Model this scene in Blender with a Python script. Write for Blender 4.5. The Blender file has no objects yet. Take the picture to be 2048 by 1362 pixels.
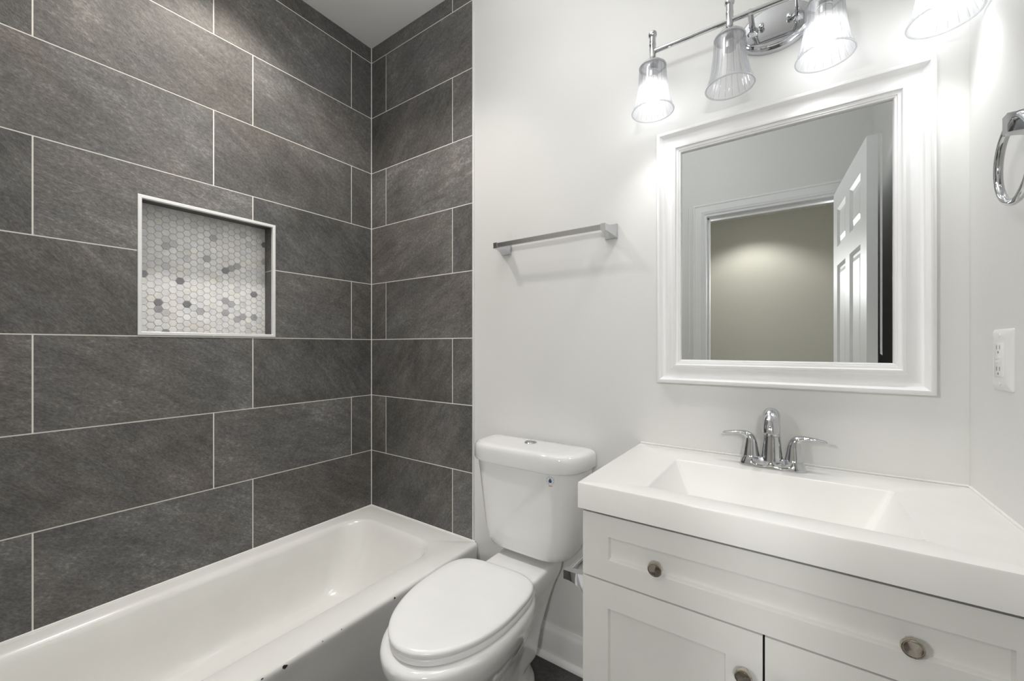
import bpy, bmesh, math, random
from mathutils import Vector, Matrix
random.seed(7)
C = bpy.context.scene.collection
PI = math.pi

# ------------------------------------------------------------------ camera, world, light, exposure
F_PX = 816.13
cam_d = bpy.data.cameras.new('camera')
cam = bpy.data.objects.new('camera', cam_d); C.objects.link(cam)
cam_d.sensor_fit = 'HORIZONTAL'; cam_d.sensor_width = 36.0
cam_d.lens = 36.0 * F_PX / 2048.0
cam_d.shift_y = 11.53 / 2048.0
cam_d.clip_start = 0.02
cam.location = (1.94103, -1.42294, 1.236)
cam.rotation_euler = (PI / 2, 0, 0.606673)
bpy.context.scene.camera = cam

world = bpy.data.worlds.new('world'); bpy.context.scene.world = world
world.use_nodes = True
world.node_tree.nodes['Background'].inputs[0].default_value = (0.8, 0.85, 0.9, 1)
world.node_tree.nodes['Background'].inputs[1].default_value = 0.0

vs = bpy.context.scene.view_settings
vs.view_transform = 'Standard'; vs.look = 'None'; vs.gamma = 1.0; vs.use_curve_mapping = False
vs.exposure = 0.0
cy = bpy.context.scene.cycles
cy.max_bounces = 14; cy.diffuse_bounces = 8; cy.glossy_bounces = 6
cy.transmission_bounces = 8; cy.transparent_max_bounces = 24
cy.caustics_reflective = False; cy.caustics_refractive = False
cy.sample_clamp_indirect = 6.0

BULB_W = 16.0        # strength of the bulb glow
BULB_BEAM = 4.2      # downward beam of each lit bulb
TUB_LIGHT = 46.0     # downlight above the tub
ROOM_FILL = 6.5    # fill lamps added mid-room to even out the light
HALL_LIGHT = 38.0    # ceiling downlight in the hall
DOORWAY_FILL = 70.0    # each of two fill lamps added in the hall to shine in through the doorway

def spot(name, loc, power, angle, blend, color, radius=0.05, rot=(0, 0, 0)):
    d = bpy.data.lights.new(name, 'SPOT'); d.energy = power; d.color = color
    d.spot_size = math.radians(angle); d.spot_blend = blend; d.shadow_soft_size = radius
    o = bpy.data.objects.new(name, d); C.objects.link(o); o.location = loc; o.rotation_euler = rot
    return o
def area(name, loc, power, size, color, rot=(0, 0, 0)):
    d = bpy.data.lights.new(name, 'AREA'); d.energy = power; d.color = color
    d.shape = 'DISK'; d.size = size
    o = bpy.data.objects.new(name, d); C.objects.link(o); o.location = loc; o.rotation_euler = rot
    return o
def point(name, loc, power, radius, color):
    d = bpy.data.lights.new(name, 'POINT'); d.energy = power; d.color = color; d.shadow_soft_size = radius
    o = bpy.data.objects.new(name, d); C.objects.link(o); o.location = loc
    return o
CEIL = 2.894
spot('tub_downlight_lamp', (0.38, -0.75, CEIL - 0.012), TUB_LIGHT, 122, 0.5, (1.0, 0.92, 0.83), 0.05)
spot('tub_downlight_beam', (0.38, -0.75, CEIL - 0.012), TUB_LIGHT * 2.0, 66, 1.0, (1.0, 0.985, 0.965), 0.05)
point('room_fill_lamp', (1.34, -0.70, 2.50), ROOM_FILL, 0.20, (1.0, 1.0, 1.0))  # added fill lamp out of view, lights the walls evenly
spot('hall_ceiling_lamp', (1.62, -2.60, 2.43), HALL_LIGHT, 130, 0.5, (1.0, 0.965, 0.91), 0.06)
spot('ceiling_fill_lamp', (1.20, -0.70, 2.36), ROOM_FILL * 3.0, 130, 0.6, (1.0, 1.0, 1.0), 0.15, (PI, 0, 0))  # added upward fill, brightens the ceiling for a soft bounce
def aim(a, b):
    return (Vector(b) - Vector(a)).to_track_quat('-Z', 'Y').to_euler()
for ex in (1.10, 2.32):
    spot('doorway_fill_lamp', (ex, -2.84, 1.80), DOORWAY_FILL, 100, 0.6, (1.0, 1.0, 1.0), 0.12, aim((ex, -2.84, 1.80), (1.80, -1.54, 1.15)))  # unseen fill added in the hall, lights the vanity front through the doorway

# ------------------------------------------------------------------ material helpers
def new_mat(name):
    m = bpy.data.materials.new(name); m.use_nodes = True
    nt = m.node_tree; b = nt.nodes['Principled BSDF']
    return m, nt, b
def N(nt, t, **kw):
    n = nt.nodes.new(t)
    for k, v in kw.items(): setattr(n, k, v)
    return n
def L(nt, a, b): nt.links.new(a, b)
def noise(nt, vec, scale, detail=4, rough=0.55, dist=0.0):
    n = N(nt, 'ShaderNodeTexNoise'); n.inputs['Scale'].default_value = scale
    n.inputs['Detail'].default_value = detail; n.inputs['Roughness'].default_value = rough
    n.inputs['Distortion'].default_value = dist
    if vec is not None: L(nt, vec, n.inputs['Vector'])
    return n.outputs['Fac']
def math_n(nt, op, a, b):
    n = N(nt, 'ShaderNodeMath', operation=op)
    for i, x in enumerate((a, b)):
        if isinstance(x, (int, float)): n.inputs[i].default_value = x
        else: L(nt, x, n.inputs[i])
    return n.outputs[0]
def ramp(nt, fac, stops):
    n = N(nt, 'ShaderNodeValToRGB'); el = n.color_ramp.elements
    while len(el) < len(stops): el.new(0.5)
    for e, (p, c) in zip(el, stops): e.position = p; e.color = (*c, 1)
    L(nt, fac, n.inputs[0]); return n.outputs[0]
def bump(nt, b, h, strength, dist=0.002):
    n = N(nt, 'ShaderNodeBump'); n.inputs['Strength'].default_value = strength
    n.inputs['Distance'].default_value = dist
    L(nt, h, n.inputs['Height']); L(nt, n.outputs[0], b.inputs['Normal'])
def simple(name, col, rough=0.4, metal=0.0, coat=0.0, spec=0.5, var=0.015):
    m, nt, b = new_mat(name)
    g = N(nt, 'ShaderNodeNewGeometry')
    f = noise(nt, g.outputs['Position'], 9.0, 3)
    lo = tuple(max(0, c * (1 - var)) for c in col); hi = tuple(min(1, c * (1 + var)) for c in col)
    L(nt, ramp(nt, f, [(0.3, lo), (0.7, hi)]), b.inputs['Base Color'])
    b.inputs['Roughness'].default_value = rough; b.inputs['Metallic'].default_value = metal
    b.inputs['Coat Weight'].default_value = coat; b.inputs['Coat Roughness'].default_value = 0.05
    b.inputs['Specular IOR Level'].default_value = spec
    return m
def paint(name, col, rough=0.5, bs=0.12):
    m, nt, b = new_mat(name)
    g = N(nt, 'ShaderNodeNewGeometry')
    f = noise(nt, g.outputs['Position'], 2.2, 4)
    L(nt, ramp(nt, f, [(0.3, tuple(c * 0.985 for c in col)), (0.7, tuple(min(1, c * 1.015) for c in col))]), b.inputs['Base Color'])
    b.inputs['Roughness'].default_value = rough
    bump(nt, b, noise(nt, g.outputs['Position'], 150.0, 3), bs, 0.0015)
    return m

M = {}
M['wall'] = paint('greige_wall_paint', (0.75, 0.75, 0.735), 0.42)
M['hall'] = paint('beige_hall_paint', (0.64, 0.625, 0.565), 0.55)
M['ceil'] = paint('ceiling_paint', (0.90, 0.90, 0.895), 0.8, 0.06)
M['trim'] = simple('white_trim_paint', (0.83, 0.83, 0.83), 0.38)
M['cab'] = simple('white_cabinet_lacquer', (0.755, 0.75, 0.72), 0.38)
M['dark'] = simple('dark_gap', (0.02, 0.018, 0.016), 0.8)
M['china'] = simple('glazed_white_china', (0.81, 0.81, 0.80), 0.10, coat=0.6)
M['seat'] = simple('white_seat_plastic', (0.82, 0.82, 0.815), 0.24)
M['enamel'] = simple('white_bath_enamel', (0.80, 0.795, 0.775), 0.14, coat=0.4)
M['marble'] = simple('white_cultured_marble', (0.86, 0.855, 0.83), 0.25, coat=0.15)
M['chrome'] = simple('polished_chrome', (0.60, 0.61, 0.63), 0.05, metal=1.0)
M['satin'] = simple('satin_chrome', (0.46, 0.46, 0.46), 0.22, metal=1.0)
M['nickel'] = simple('warm_polished_nickel', (0.60, 0.55, 0.48), 0.11, metal=1.0)
M['plastic'] = simple('white_plastic', (0.84, 0.84, 0.83), 0.25)
M['caulk'] = simple('white_caulk', (0.83, 0.83, 0.81), 0.6)
M['chip'] = simple('bare_black_iron', (0.01, 0.01, 0.01), 0.7)
M['schluter'] = simple('bright_aluminium_edge', (0.86, 0.86, 0.85), 0.30, metal=0.35)
M['grout'] = paint('ivory_grout', (0.86, 0.84, 0.79), 0.85, 0.3)
M['blue'] = simple('navy_ink', (0.03, 0.09, 0.17), 0.5)
M['inkgrey'] = simple('pale_blue_ink', (0.38, 0.47, 0.56), 0.5)
M['orange'] = simple('orange_ink', (0.72, 0.42, 0.30), 0.5)
M['sticker'] = simple('sticker_film', (0.76, 0.78, 0.79), 0.35)
M['mirror'] = simple('silvered_mirror', (0.74, 0.765, 0.765), 0.0, metal=1.0, var=0.0)
M['ao'] = simple('slot_black', (0.16, 0.16, 0.16), 0.6)

def slate(name, bright=1.0, floor=False):
    m, nt, b = new_mat(name)
    g = N(nt, 'ShaderNodeNewGeometry'); at = N(nt, 'ShaderNodeAttribute'); at.attribute_name = 'rnd'
    sep = N(nt, 'ShaderNodeSeparateXYZ'); L(nt, g.outputs['Position'], sep.inputs[0])
    u = math_n(nt, 'SUBTRACT', sep.outputs[0], sep.outputs[1])
    comb = N(nt, 'ShaderNodeCombineXYZ')
    if floor:
        L(nt, sep.outputs[0], comb.inputs[0]); L(nt, sep.outputs[1], comb.inputs[1])
    else:
        L(nt, u, comb.inputs[0]); L(nt, sep.outputs[2], comb.inputs[1])
    L(nt, math_n(nt, 'MULTIPLY', at.outputs['Fac'], 61.0), comb.inputs[2])
    rot = N(nt, 'ShaderNodeVectorRotate', rotation_type='Z_AXIS'); L(nt, comb.outputs[0], rot.inputs['Vector'])
    ang = math_n(nt, 'MULTIPLY_ADD', at.outputs['Fac'], 0.7)
    ang.node.inputs[2].default_value = -0.95
    L(nt, ang, rot.inputs['Angle'])
    mp = N(nt, 'ShaderNodeMapping'); L(nt, rot.outputs[0], mp.inputs[0]); mp.inputs['Scale'].default_value = (3.0, 13.0, 1.0)
    clouds = noise(nt, comb.outputs[0], 3.6, 9, 0.66, 0.5)
    streak = noise(nt, mp.outputs[0], 2.3, 9, 0.70, 0.7)
    mp2 = N(nt, 'ShaderNodeMapping'); L(nt, rot.outputs[0], mp2.inputs[0]); mp2.inputs['Scale'].default_value = (85.0, 190.0, 1.0)
    grain = noise(nt, mp2.outputs[0], 1.0, 5, 0.72)
    pits = noise(nt, comb.outputs[0], 80.0, 6, 0.75, 0.4)
    v = math_n(nt, 'MULTIPLY', clouds, 0.44)
    v = math_n(nt, 'ADD', v, math_n(nt, 'MULTIPLY', streak, 0.36))
    v = math_n(nt, 'ADD', v, math_n(nt, 'MULTIPLY', grain, 0.52))
    v = math_n(nt, 'ADD', v, math_n(nt, 'MULTIPLY', pits, 0.36))
    v = math_n(nt, 'ADD', v, math_n(nt, 'MULTIPLY', math_n(nt, 'SUBTRACT', at.outputs['Fac'], 0.5), 0.10))
    v = math_n(nt, 'MULTIPLY', v, 0.75)
    k = bright
    st_ = (0.445, 0.58, 0.685, 0.82)
    c1 = ramp(nt, v, [(st_[0], (0.048 * k, 0.049 * k, 0.048 * k)), (st_[1], (0.112 * k, 0.112 * k, 0.110 * k)),
                      (st_[2], (0.185 * k, 0.184 * k, 0.180 * k)), (min(1, st_[3]), (0.40 * k, 0.395 * k, 0.385 * k))])
    c2 = ramp(nt, v, [(st_[0], (0.054 * k, 0.048 * k, 0.043 * k)), (st_[1], (0.124 * k, 0.111 * k, 0.098 * k)),
                      (st_[2], (0.205 * k, 0.184 * k, 0.164 * k)), (min(1, st_[3]), (0.42 * k, 0.39 * k, 0.355 * k))])
    br = noise(nt, comb.outputs[0], 2.0, 5, 0.6, 0.6)
    bf = N(nt, 'ShaderNodeMapRange'); L(nt, br, bf.inputs[0]); bf.inputs[1].default_value = 0.40; bf.inputs[2].default_value = 0.75
    mx = N(nt, 'ShaderNodeMix', data_type='RGBA')
    L(nt, bf.outputs[0], mx.inputs[0]); L(nt, c1, mx.inputs[6]); L(nt, c2, mx.inputs[7])
    L(nt, mx.outputs[2], b.inputs['Base Color'])
    b.inputs['Roughness'].default_value = 0.50
    b.inputs['Specular IOR Level'].default_value = 0.4
    h = math_n(nt, 'ADD', math_n(nt, 'MULTIPLY', grain, 0.5), math_n(nt, 'MULTIPLY', pits, 0.8))
    bump(nt, b, h, 0.6, 0.003)
    return m
M['slate'] = slate('slate_look_porcelain', 0.89)
M['slate_floor'] = slate('slate_look_floor_tile', 0.62, True)

def hexmat():
    m, nt, b = new_mat('hexagon_marble_mosaic')
    g = N(nt, 'ShaderNodeNewGeometry'); at = N(nt, 'ShaderNodeAttribute'); at.attribute_name = 'rnd'
    add = N(nt, 'ShaderNodeVectorMath', operation='SCALE'); cmb = N(nt, 'ShaderNodeCombineXYZ')
    L(nt, at.outputs['Fac'], cmb.inputs[0]); L(nt, at.outputs['Fac'], cmb.inputs[2]); L(nt, cmb.outputs[0], add.inputs[0]); add.inputs['Scale'].default_value = 47.0
    pos = N(nt, 'ShaderNodeVectorMath', operation='ADD'); L(nt, g.outputs['Position'], pos.inputs[0]); L(nt, add.outputs[0], pos.inputs[1])
    base = ramp(nt, at.outputs['Fac'], [(0.0, (0.90, 0.89, 0.87)), (0.35, (0.93, 0.93, 0.92)), (0.55, (0.82, 0.83, 0.85)),
                                        (0.74, (0.92, 0.90, 0.85)), (0.82, (0.66, 0.66, 0.68)), (0.90, (0.48, 0.48, 0.50)), (1.0, (0.22, 0.22, 0.235))])
    vein = noise(nt, pos.outputs[0], 26.0, 6, 0.65, 1.2)
    vr = ramp(nt, vein, [(0.35, (0.86, 0.86, 0.87)), (0.55, (1, 1, 1))])
    mx = N(nt, 'ShaderNodeMix', data_type='RGBA', blend_type='MULTIPLY'); mx.inputs[0].default_value = 1.0
    L(nt, base, mx.inputs[6]); L(nt, vr, mx.inputs[7]); L(nt, mx.outputs[2], b.inputs['Base Color'])
    b.inputs['Roughness'].default_value = 0.09
    bump(nt, b, noise(nt, pos.outputs[0], 60.0, 3), 0.06, 0.002)
    return m
M['hex'] = hexmat()

def glassmat(name, milk, tint):
    m = bpy.data.materials.new(name); m.use_nodes = True; nt = m.node_tree
    nt.nodes.remove(nt.nodes['Principled BSDF']); out = nt.nodes['Material Output']
    tr = N(nt, 'ShaderNodeBsdfTransparent'); gl = N(nt, 'ShaderNodeBsdfGlossy'); gl.inputs['Roughness'].default_value = 0.04
    tl = N(nt, 'ShaderNodeBsdfTranslucent'); tl.inputs[0].default_value = (0.95, 0.96, 0.97, 1)
    df = N(nt, 'ShaderNodeBsdfDiffuse'); df.inputs[0].default_value = (0.9, 0.91, 0.93, 1)
    lw = N(nt, 'ShaderNodeLayerWeight'); lw.inputs[0].default_value = 0.45
    at = N(nt, 'ShaderNodeAttribute'); at.attribute_name = 'groove'
    mg = N(nt, 'ShaderNodeMix', data_type='RGBA', blend_type='MULTIPLY'); mg.inputs[0].default_value = 1.0
    L(nt, ramp(nt, lw.outputs['Facing'], [(0.3, (0.99, 0.99, 0.995)), (0.95, tint)]), mg.inputs[6])
    L(nt, ramp(nt, at.outputs['Fac'], [(0.55, (1, 1, 1)), (0.9, (0.60, 0.61, 0.64))]), mg.inputs[7])  # grey painted into the flute grooves for the dark lines of refraction
    L(nt, mg.outputs[2], tr.inputs[0])
    md = N(nt, 'ShaderNodeMixShader'); md.inputs[0].default_value = 0.5; L(nt, tl.outputs[0], md.inputs[1]); L(nt, df.outputs[0], md.inputs[2])
    m1 = N(nt, 'ShaderNodeMixShader'); m1.inputs[0].default_value = milk; L(nt, tr.outputs[0], m1.inputs[1]); L(nt, md.outputs[0], m1.inputs[2])
    fr = N(nt, 'ShaderNodeFresnel'); fr.inputs[0].default_value = 1.5
    m2 = N(nt, 'ShaderNodeMixShader'); L(nt, math_n(nt, 'MULTIPLY', fr.outputs[0], 0.35), m2.inputs[0]); L(nt, m1.outputs[0], m2.inputs[1]); L(nt, gl.outputs[0], m2.inputs[2])
    L(nt, m2.outputs[0], out.inputs[0])
    return m
M['glass'] = glassmat('clear_fluted_glass', 0.13, (0.93, 0.94, 0.96))
M['glassrim'] = glassmat('frosty_glass_rim', 0.65, (0.8, 0.82, 0.85))

def emit(name, col, s):
    m = bpy.data.materials.new(name); m.use_nodes = True; nt = m.node_tree
    nt.nodes.remove(nt.nodes['Principled BSDF'])
    e = N(nt, 'ShaderNodeEmission'); e.inputs[0].default_value = (*col, 1); e.inputs[1].default_value = s
    L(nt, e.outputs[0], nt.nodes['Material Output'].inputs[0]); return m
M['bulb'] = emit('lit_bulb_glow', (0.985, 0.99, 1.0), BULB_W)
M['lens'] = emit('lit_lamp_lens', (1.0, 0.94, 0.86), 4.0)

# ------------------------------------------------------------------ mesh helpers
def finish(bm, angle=40, smooth=True):
    bmesh.ops.recalc_face_normals(bm, faces=bm.faces)
    if smooth:
        a = math.radians(angle)
        for f in bm.faces: f.smooth = True
        for e in bm.edges:
            if len(e.link_faces) == 2 and e.calc_face_angle(0) > a: e.smooth = False
def obj(name, bm, mat, parent=None, angle=40, smooth=True, fin=True):
    if fin: finish(bm, angle, smooth)
    me = bpy.data.meshes.new(name); bm.to_mesh(me); bm.free()
    me.materials.append(mat)
    o = bpy.data.objects.new(name, me); C.objects.link(o)
    if parent is not None:
        o.parent = parent
        o.location = -parent.location if parent.parent is None else (0, 0, 0)
    return o
def thing(name, label, cat, loc=(0, 0, 0), group=None):
    o = bpy.data.objects.new(name, None); C.objects.link(o); o.location = loc
    o.empty_display_size = 0.05
    o['label'] = label; o['category'] = cat
    if group: o['group'] = group
    return o
def struct(name, bm, mat, parent=None, **k):
    o = obj(name, bm, mat, parent, **k)
    if parent is None: o['kind'] = 'structure'
    return o
def B(): return bmesh.new()
def box(bm, x0, x1, y0, y1, z0, z1, bev=0.0, seg=2):
    r = bmesh.ops.create_cube(bm, size=1.0)
    vs_ = r['verts']
    for v in vs_:
        v.co = Vector((x0 + (v.co.x + .5) * (x1 - x0), y0 + (v.co.y + .5) * (y1 - y0), z0 + (v.co.z + .5) * (z1 - z0)))
    if bev > 0:
        es = list({e for v in vs_ for e in v.link_edges})
        bmesh.ops.bevel(bm, geom=es, offset=bev, segments=seg, profile=0.5, affect='EDGES')
    return bm
def quad(bm, pts):
    return bm.faces.new([bm.verts.new(p) for p in pts])
def loft(bm, rings, cap0=True, cap1=True, closed=True):
    vr = [[bm.verts.new(p) for p in r] for r in rings]
    n = len(vr[0])
    for a, b in zip(vr[:-1], vr[1:]):
        for i in range(n if closed else n - 1):
            j = (i + 1) % n
            bm.faces.new((a[i], a[j], b[j], b[i]))
    if cap0: bm.faces.new(list(reversed(vr[0])))
    if cap1: bm.faces.new(vr[-1])
    return vr
def frame_for(d):
    d = Vector(d).normalized()
    up = Vector((0, 0, 1)) if abs(d.z) < 0.9 else Vector((1, 0, 0))
    a = d.cross(up).normalized(); b = a.cross(d).normalized()
    return a, b
def lathe(bm, prof, origin=(0, 0, 0), axis=(0, 0, 1), n=32, cap0=True, cap1=True):
    # prof: list of (radius, distance along axis)
    o = Vector(origin); d = Vector(axis).normalized(); a, b = frame_for(d)
    rings = []
    for r, h in prof:
        r = max(r, 1e-5)
        rings.append([o + d * h + a * (r * math.cos(2 * PI * i / n)) + b * (r * math.sin(2 * PI * i / n)) for i in range(n)])
    loft(bm, rings, cap0, cap1)
def tube(bm, pts, rad, n=16, cap=True, scale=None):
    # swept tube with parallel transport; rad a number or a list; scale = (sa, sb) list for oval sections
    P = [Vector(p) for p in pts]; R = rad if isinstance(rad, (list, tuple)) else [rad] * len(P)
    t0 = (P[1] - P[0]).normalized(); a, b = frame_for(t0); rings = []
    for i, p in enumerate(P):
        t = ((P[min(i + 1, len(P) - 1)] - P[max(i - 1, 0)])).normalized()
        q = t0.rotation_difference(t); a = q @ a; b = q @ b; t0 = t
        sa, sb = scale[i] if scale else (1, 1)
        rings.append([p + a * (R[i] * sa * math.cos(2 * PI * k / n)) + b * (R[i] * sb * math.sin(2 * PI * k / n)) for k in range(n)])
    loft(bm, rings, cap, cap)
def catmull(pts, per=8):
    P = [Vector(p) for p in pts]; out = []
    for i in range(len(P) - 1):
        p0 = P[max(i - 1, 0)]; p1 = P[i]; p2 = P[i + 1]; p3 = P[min(i + 2, len(P) - 1)]
        for k in range(per):
            t = k / per
            out.append(0.5 * ((2 * p1) + (p2 - p0) * t + (2 * p0 - 5 * p1 + 4 * p2 - p3) * t * t + (3 * p1 - p0 - 3 * p2 + p3) * t ** 3))
    out.append(P[-1]); return out
def lerp_list(vals, per=8):
    out = []
    for a, b in zip(vals[:-1], vals[1:]):
        out += [a + (b - a) * k / per for k in range(per)]
    return out + [vals[-1]]
def rrect(x0, x1, y0, y1, z, r, k=8):
    pts = []
    for cx_, cy_, a0 in ((x1 - r, y1 - r, 0), (x0 + r, y1 - r, PI / 2), (x0 + r, y0 + r, PI), (x1 - r, y0 + r, 1.5 * PI)):
        for i in range(k + 1):
            a = a0 + PI / 2 * i / k
            pts.append(Vector((cx_ + r * math.cos(a), cy_ + r * math.sin(a), z)))
    return pts
def extrude_profile(bm, prof, p0, p1, da, db):
    # prof (a,b) points in the section plane; da/db unit vectors; from p0 to p1
    p0, p1, da, db = map(Vector, (p0, p1, da, db))
    loft(bm, [[p0 + da * a + db * b for a, b in prof], [p1 + da * a + db * b for a, b in prof]])
def panel_slab(bm, W, H, T, rects, depth, slope, raised=0.0, both=False):
    # slab in local x (width), y (0 front .. T back, front faces -y), z (height); recessed rectangles on the front (and back)
    def face(y, sgn):
        xs = sorted({0, W, *[r[0] for r in rects], *[r[1] for r in rects]})
        zs = sorted({0, H, *[r[2] for r in rects], *[r[3] for r in rects]})
        for i in range(len(xs) - 1):
            for j in range(len(zs) - 1):
                xa, xb, za, zb = xs[i], xs[i + 1], zs[j], zs[j + 1]
                hit = [r for r in rects if abs(r[0] - xa) < 1e-6 and abs(r[1] - xb) < 1e-6 and r[2] <= za + 1e-6 and r[3] >= zb - 1e-6]
                if not hit:
                    inside = [r for r in rects if r[0] <= xa + 1e-6 and r[1] >= xb - 1e-6 and r[2] <= za + 1e-6 and r[3] >= zb - 1e-6]
                    if not inside:
                        quad(bm, [(xa, y, za), (xb, y, za), (xb, y, zb), (xa, y, zb)])
        for (xa, xb, za, zb) in rects:
            lv = [(0, 0), (slope, depth)]
            if raised: lv += [(slope + 0.012, depth), (slope + 0.034, depth - raised)]
            rings = [[Vector((xa + s, y + sgn * d, za + s)), Vector((xb - s, y + sgn * d, za + s)), Vector((xb - s, y + sgn * d, zb - s)), Vector((xa + s, y + sgn * d, zb - s))] for s, d in lv]
            loft(bm, rings, False, True)
    face(0, 1)
    if both: face(T, -1)
    else: quad(bm, [(0, T, 0), (W, T, 0), (W, T, H), (0, T, H)])
    for a, b in (((0, 0), (W, 0)), ((W, 0), (W, H)), ((W, H), (0, H)), ((0, H), (0, 0))):
        quad(bm, [(a[0], 0, a[1]), (b[0], 0, b[1]), (b[0], T, b[1]), (a[0], T, a[1])])
    bmesh.ops.remove_doubles(bm, verts=bm.verts, dist=1e-5)
def move(bm, mat): bmesh.ops.transform(bm, matrix=mat, verts=bm.verts)

# ------------------------------------------------------------------ the room
H = 0.3078                      # tile row pitch
ZL = [2.8123 - k * H for k in range(9)]     # horizontal grout lines
TUBX, RX, YF = 0.7345, 2.284, -1.54          # end of the tile, right wall, door wall
OX0, OX1, OZ = 1.442, 2.165, 2.108            # doorway

def wall_box(name, dims, mat):
    return struct(name, box(B(), *dims), mat, smooth=False)
fl = wall_box('floor', (0 - .1, RX + .1, YF - .12, 0.12, -0.06, -0.003), M['grout'])
bm = B(); lay = bm.faces.layers.float.new('rnd')
for i in range(5):
    for j in range(7):
        x0 = -0.15 + i * 0.61 + (j % 2) * 0.2; y1 = 0.12 - j * 0.305
        r = random.random(); n0 = len(bm.faces)
        box(bm, max(x0, -.09), min(x0 + 0.606, RX + .09), max(y1 - 0.301, YF - .11), y1, -0.02, 0.0, 0.001, 1)
        for f in list(bm.faces)[n0:]: f[lay] = r
ft = struct('tile', bm, M['slate_floor'], fl, smooth=False)
wall_box('ceiling', (-.1, RX + .1, YF - .12, .12, CEIL, CEIL + .06), M['ceil'])
wall_box('wall_right', (RX, RX + .1, YF - .12, .12, 0, CEIL), M['wall'])
# back wall: painted, tile is laid on its left end
wb = wall_box('wall_back', (-.1, RX, 0.005, .12, 0, CEIL), M['wall'])
# left wall with the niche opening
NY0, NY1, NZ0, NZ1 = -0.985, -0.513, 1.278, 1.784      # niche opening
bm = B()
for d in ((-.1, -.004, YF - .12, NY0, 0, CEIL), (-.1, -.004, NY1, .12, 0, CEIL), (-.1, -.004, NY0, NY1, 0, NZ0), (-.1, -.004, NY0, NY1, NZ1, CEIL)):
    box(bm, *d)
wl = struct('wall_left', bm, M['grout'], smooth=False)
# door wall with opening
bm = B()
for d in ((-.1, OX0, YF - .12, YF, 0, CEIL), (OX1, RX, YF - .12, YF, 0, CEIL), (OX0, OX1, YF - .12, YF, OZ, CEIL)):
    box(bm, *d)
struct('wall_front', bm, M['wall'], smooth=False)

def tile_wall(name, parent, axis, length, jA, jB, holes=()):
    bm = B(); lay = bm.faces.layers.float.new('rnd'); g = 0.0021
    rows = [(ZL[0], CEIL + 0.003)] + [(ZL[k + 1], ZL[k]) for k in range(8)]
    for ri, (z0, z1) in enumerate(rows):
        js = [0.0] + [j for j in (jB if ri % 2 == 0 else jA) if j < length - 0.01] + [length]
        for a, b in zip(js[:-1], js[1:]):
            r = random.random()
            cells = [(a + g, b - g, z0 + g, z1 - g)]
            for (ha, hb, hz0, hz1) in holes:
                out = []
                for (p, q, s, t) in cells:
                    if q <= ha or p >= hb or t <= hz0 or s >= hz1: out.append((p, q, s, t)); continue
                    if p < ha: out.append((p, ha, s, t))
                    if q > hb: out.append((hb, q, s, t))
                    p2, q2 = max(p, ha), min(q, hb)
                    if s < hz0: out.append((p2, q2, s, hz0))
                    if t > hz1: out.append((p2, q2, hz1, t))
                cells = out
            for (p, q, s, t) in cells:
                n0 = len(bm.faces)
                if axis == 'left': box(bm, -0.008, 0.0, -q, -p, s, t)
                else: box(bm, p, q, 0.0, 0.010, s, t)
                for f in list(bm.faces)[n0:]: f[lay] = r
    return struct(name, bm, M['slate'], parent, smooth=False)
tile_wall('tile', wl, 'left', 1.54, [0.125, 0.752, 1.379], [0.606, 1.231], [(-NY1, -NY0, NZ0, NZ1)])
box_g = struct('grout', box(B(), 0.0, TUBX, 0.0007, 0.02, 0.30, CEIL), M['grout'], wb, smooth=False)
tile_wall('tile', wb, 'back', TUBX, [0.125], [0.611])
struct('grout', box(B(), -0.006, -0.0007, YF, NY0, 0.30, CEIL), M['grout'], wl, smooth=False)
bm = B(); box(bm, -0.006, -0.0007, NY1, 0, 0.30, CEIL); box(bm, -0.006, -0.0007, NY0, NY1, 0.30, NZ0); box(bm, -0.006, -0.0007, NY0, NY1, NZ1, CEIL)
struct('grout', bm, M['grout'], wl, smooth=False)
# metal edge where the tile ends
bm = B(); box(bm, TUBX, TUBX + 0.006, -0.0015, 0.012, 0.345, CEIL, 0.0008, 1)
struct('trim_1', bm, M['schluter'])
# caulk line down the inner corner and along the tub
bm = B()
tube(bm, [(0.001, -0.001, 0.352), (0.001, -0.001, CEIL)], 0.0028, 8)
tube(bm, [(0.001, -1.53, 0.3525), (0.001, 0, 0.3525)], 0.0035, 8)
tube(bm, [(0.0, -0.001, 0.3525), (0.752, -0.001, 0.3525)], 0.0035, 8)
struct('trim_2', bm, M['caulk'])

# baseboards
BB = [(0, 0), (0.014, 0), (0.014, 0.085), (0.012, 0.097), (0.012, 0.104), (0.009, 0.112), (0.005, 0.121), (0.004, 0.128), (0, 0.128)]
SH = [(0.014, 0)] + [(0.014 + 0.016 * math.cos(a), 0.02 * math.sin(a)) for a in [PI / 2 * i / 6 for i in range(7)]]
def baseboard(name, p0, p1, out):
    bm = B(); extrude_profile(bm, BB, p0, p1, out, (0, 0, 1))
    o = struct(name, bm, M['trim'], angle=30)
    bm = B(); extrude_profile(bm, SH, p0, p1, out, (0, 0, 1))
    struct('shoe_moulding', bm, M['trim'], o, angle=50)
baseboard('baseboard_back', (0.7705, 0.005, 0), (1.506, 0.005, 0), (0, -1, 0))
baseboard('baseboard_right', (RX, -0.50, 0), (RX, YF + 0.001, 0), (-1, 0, 0))
baseboard('baseboard_front', (0.7705, YF, 0), (OX0 - 0.072, YF, 0), (0, 1, 0))

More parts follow.
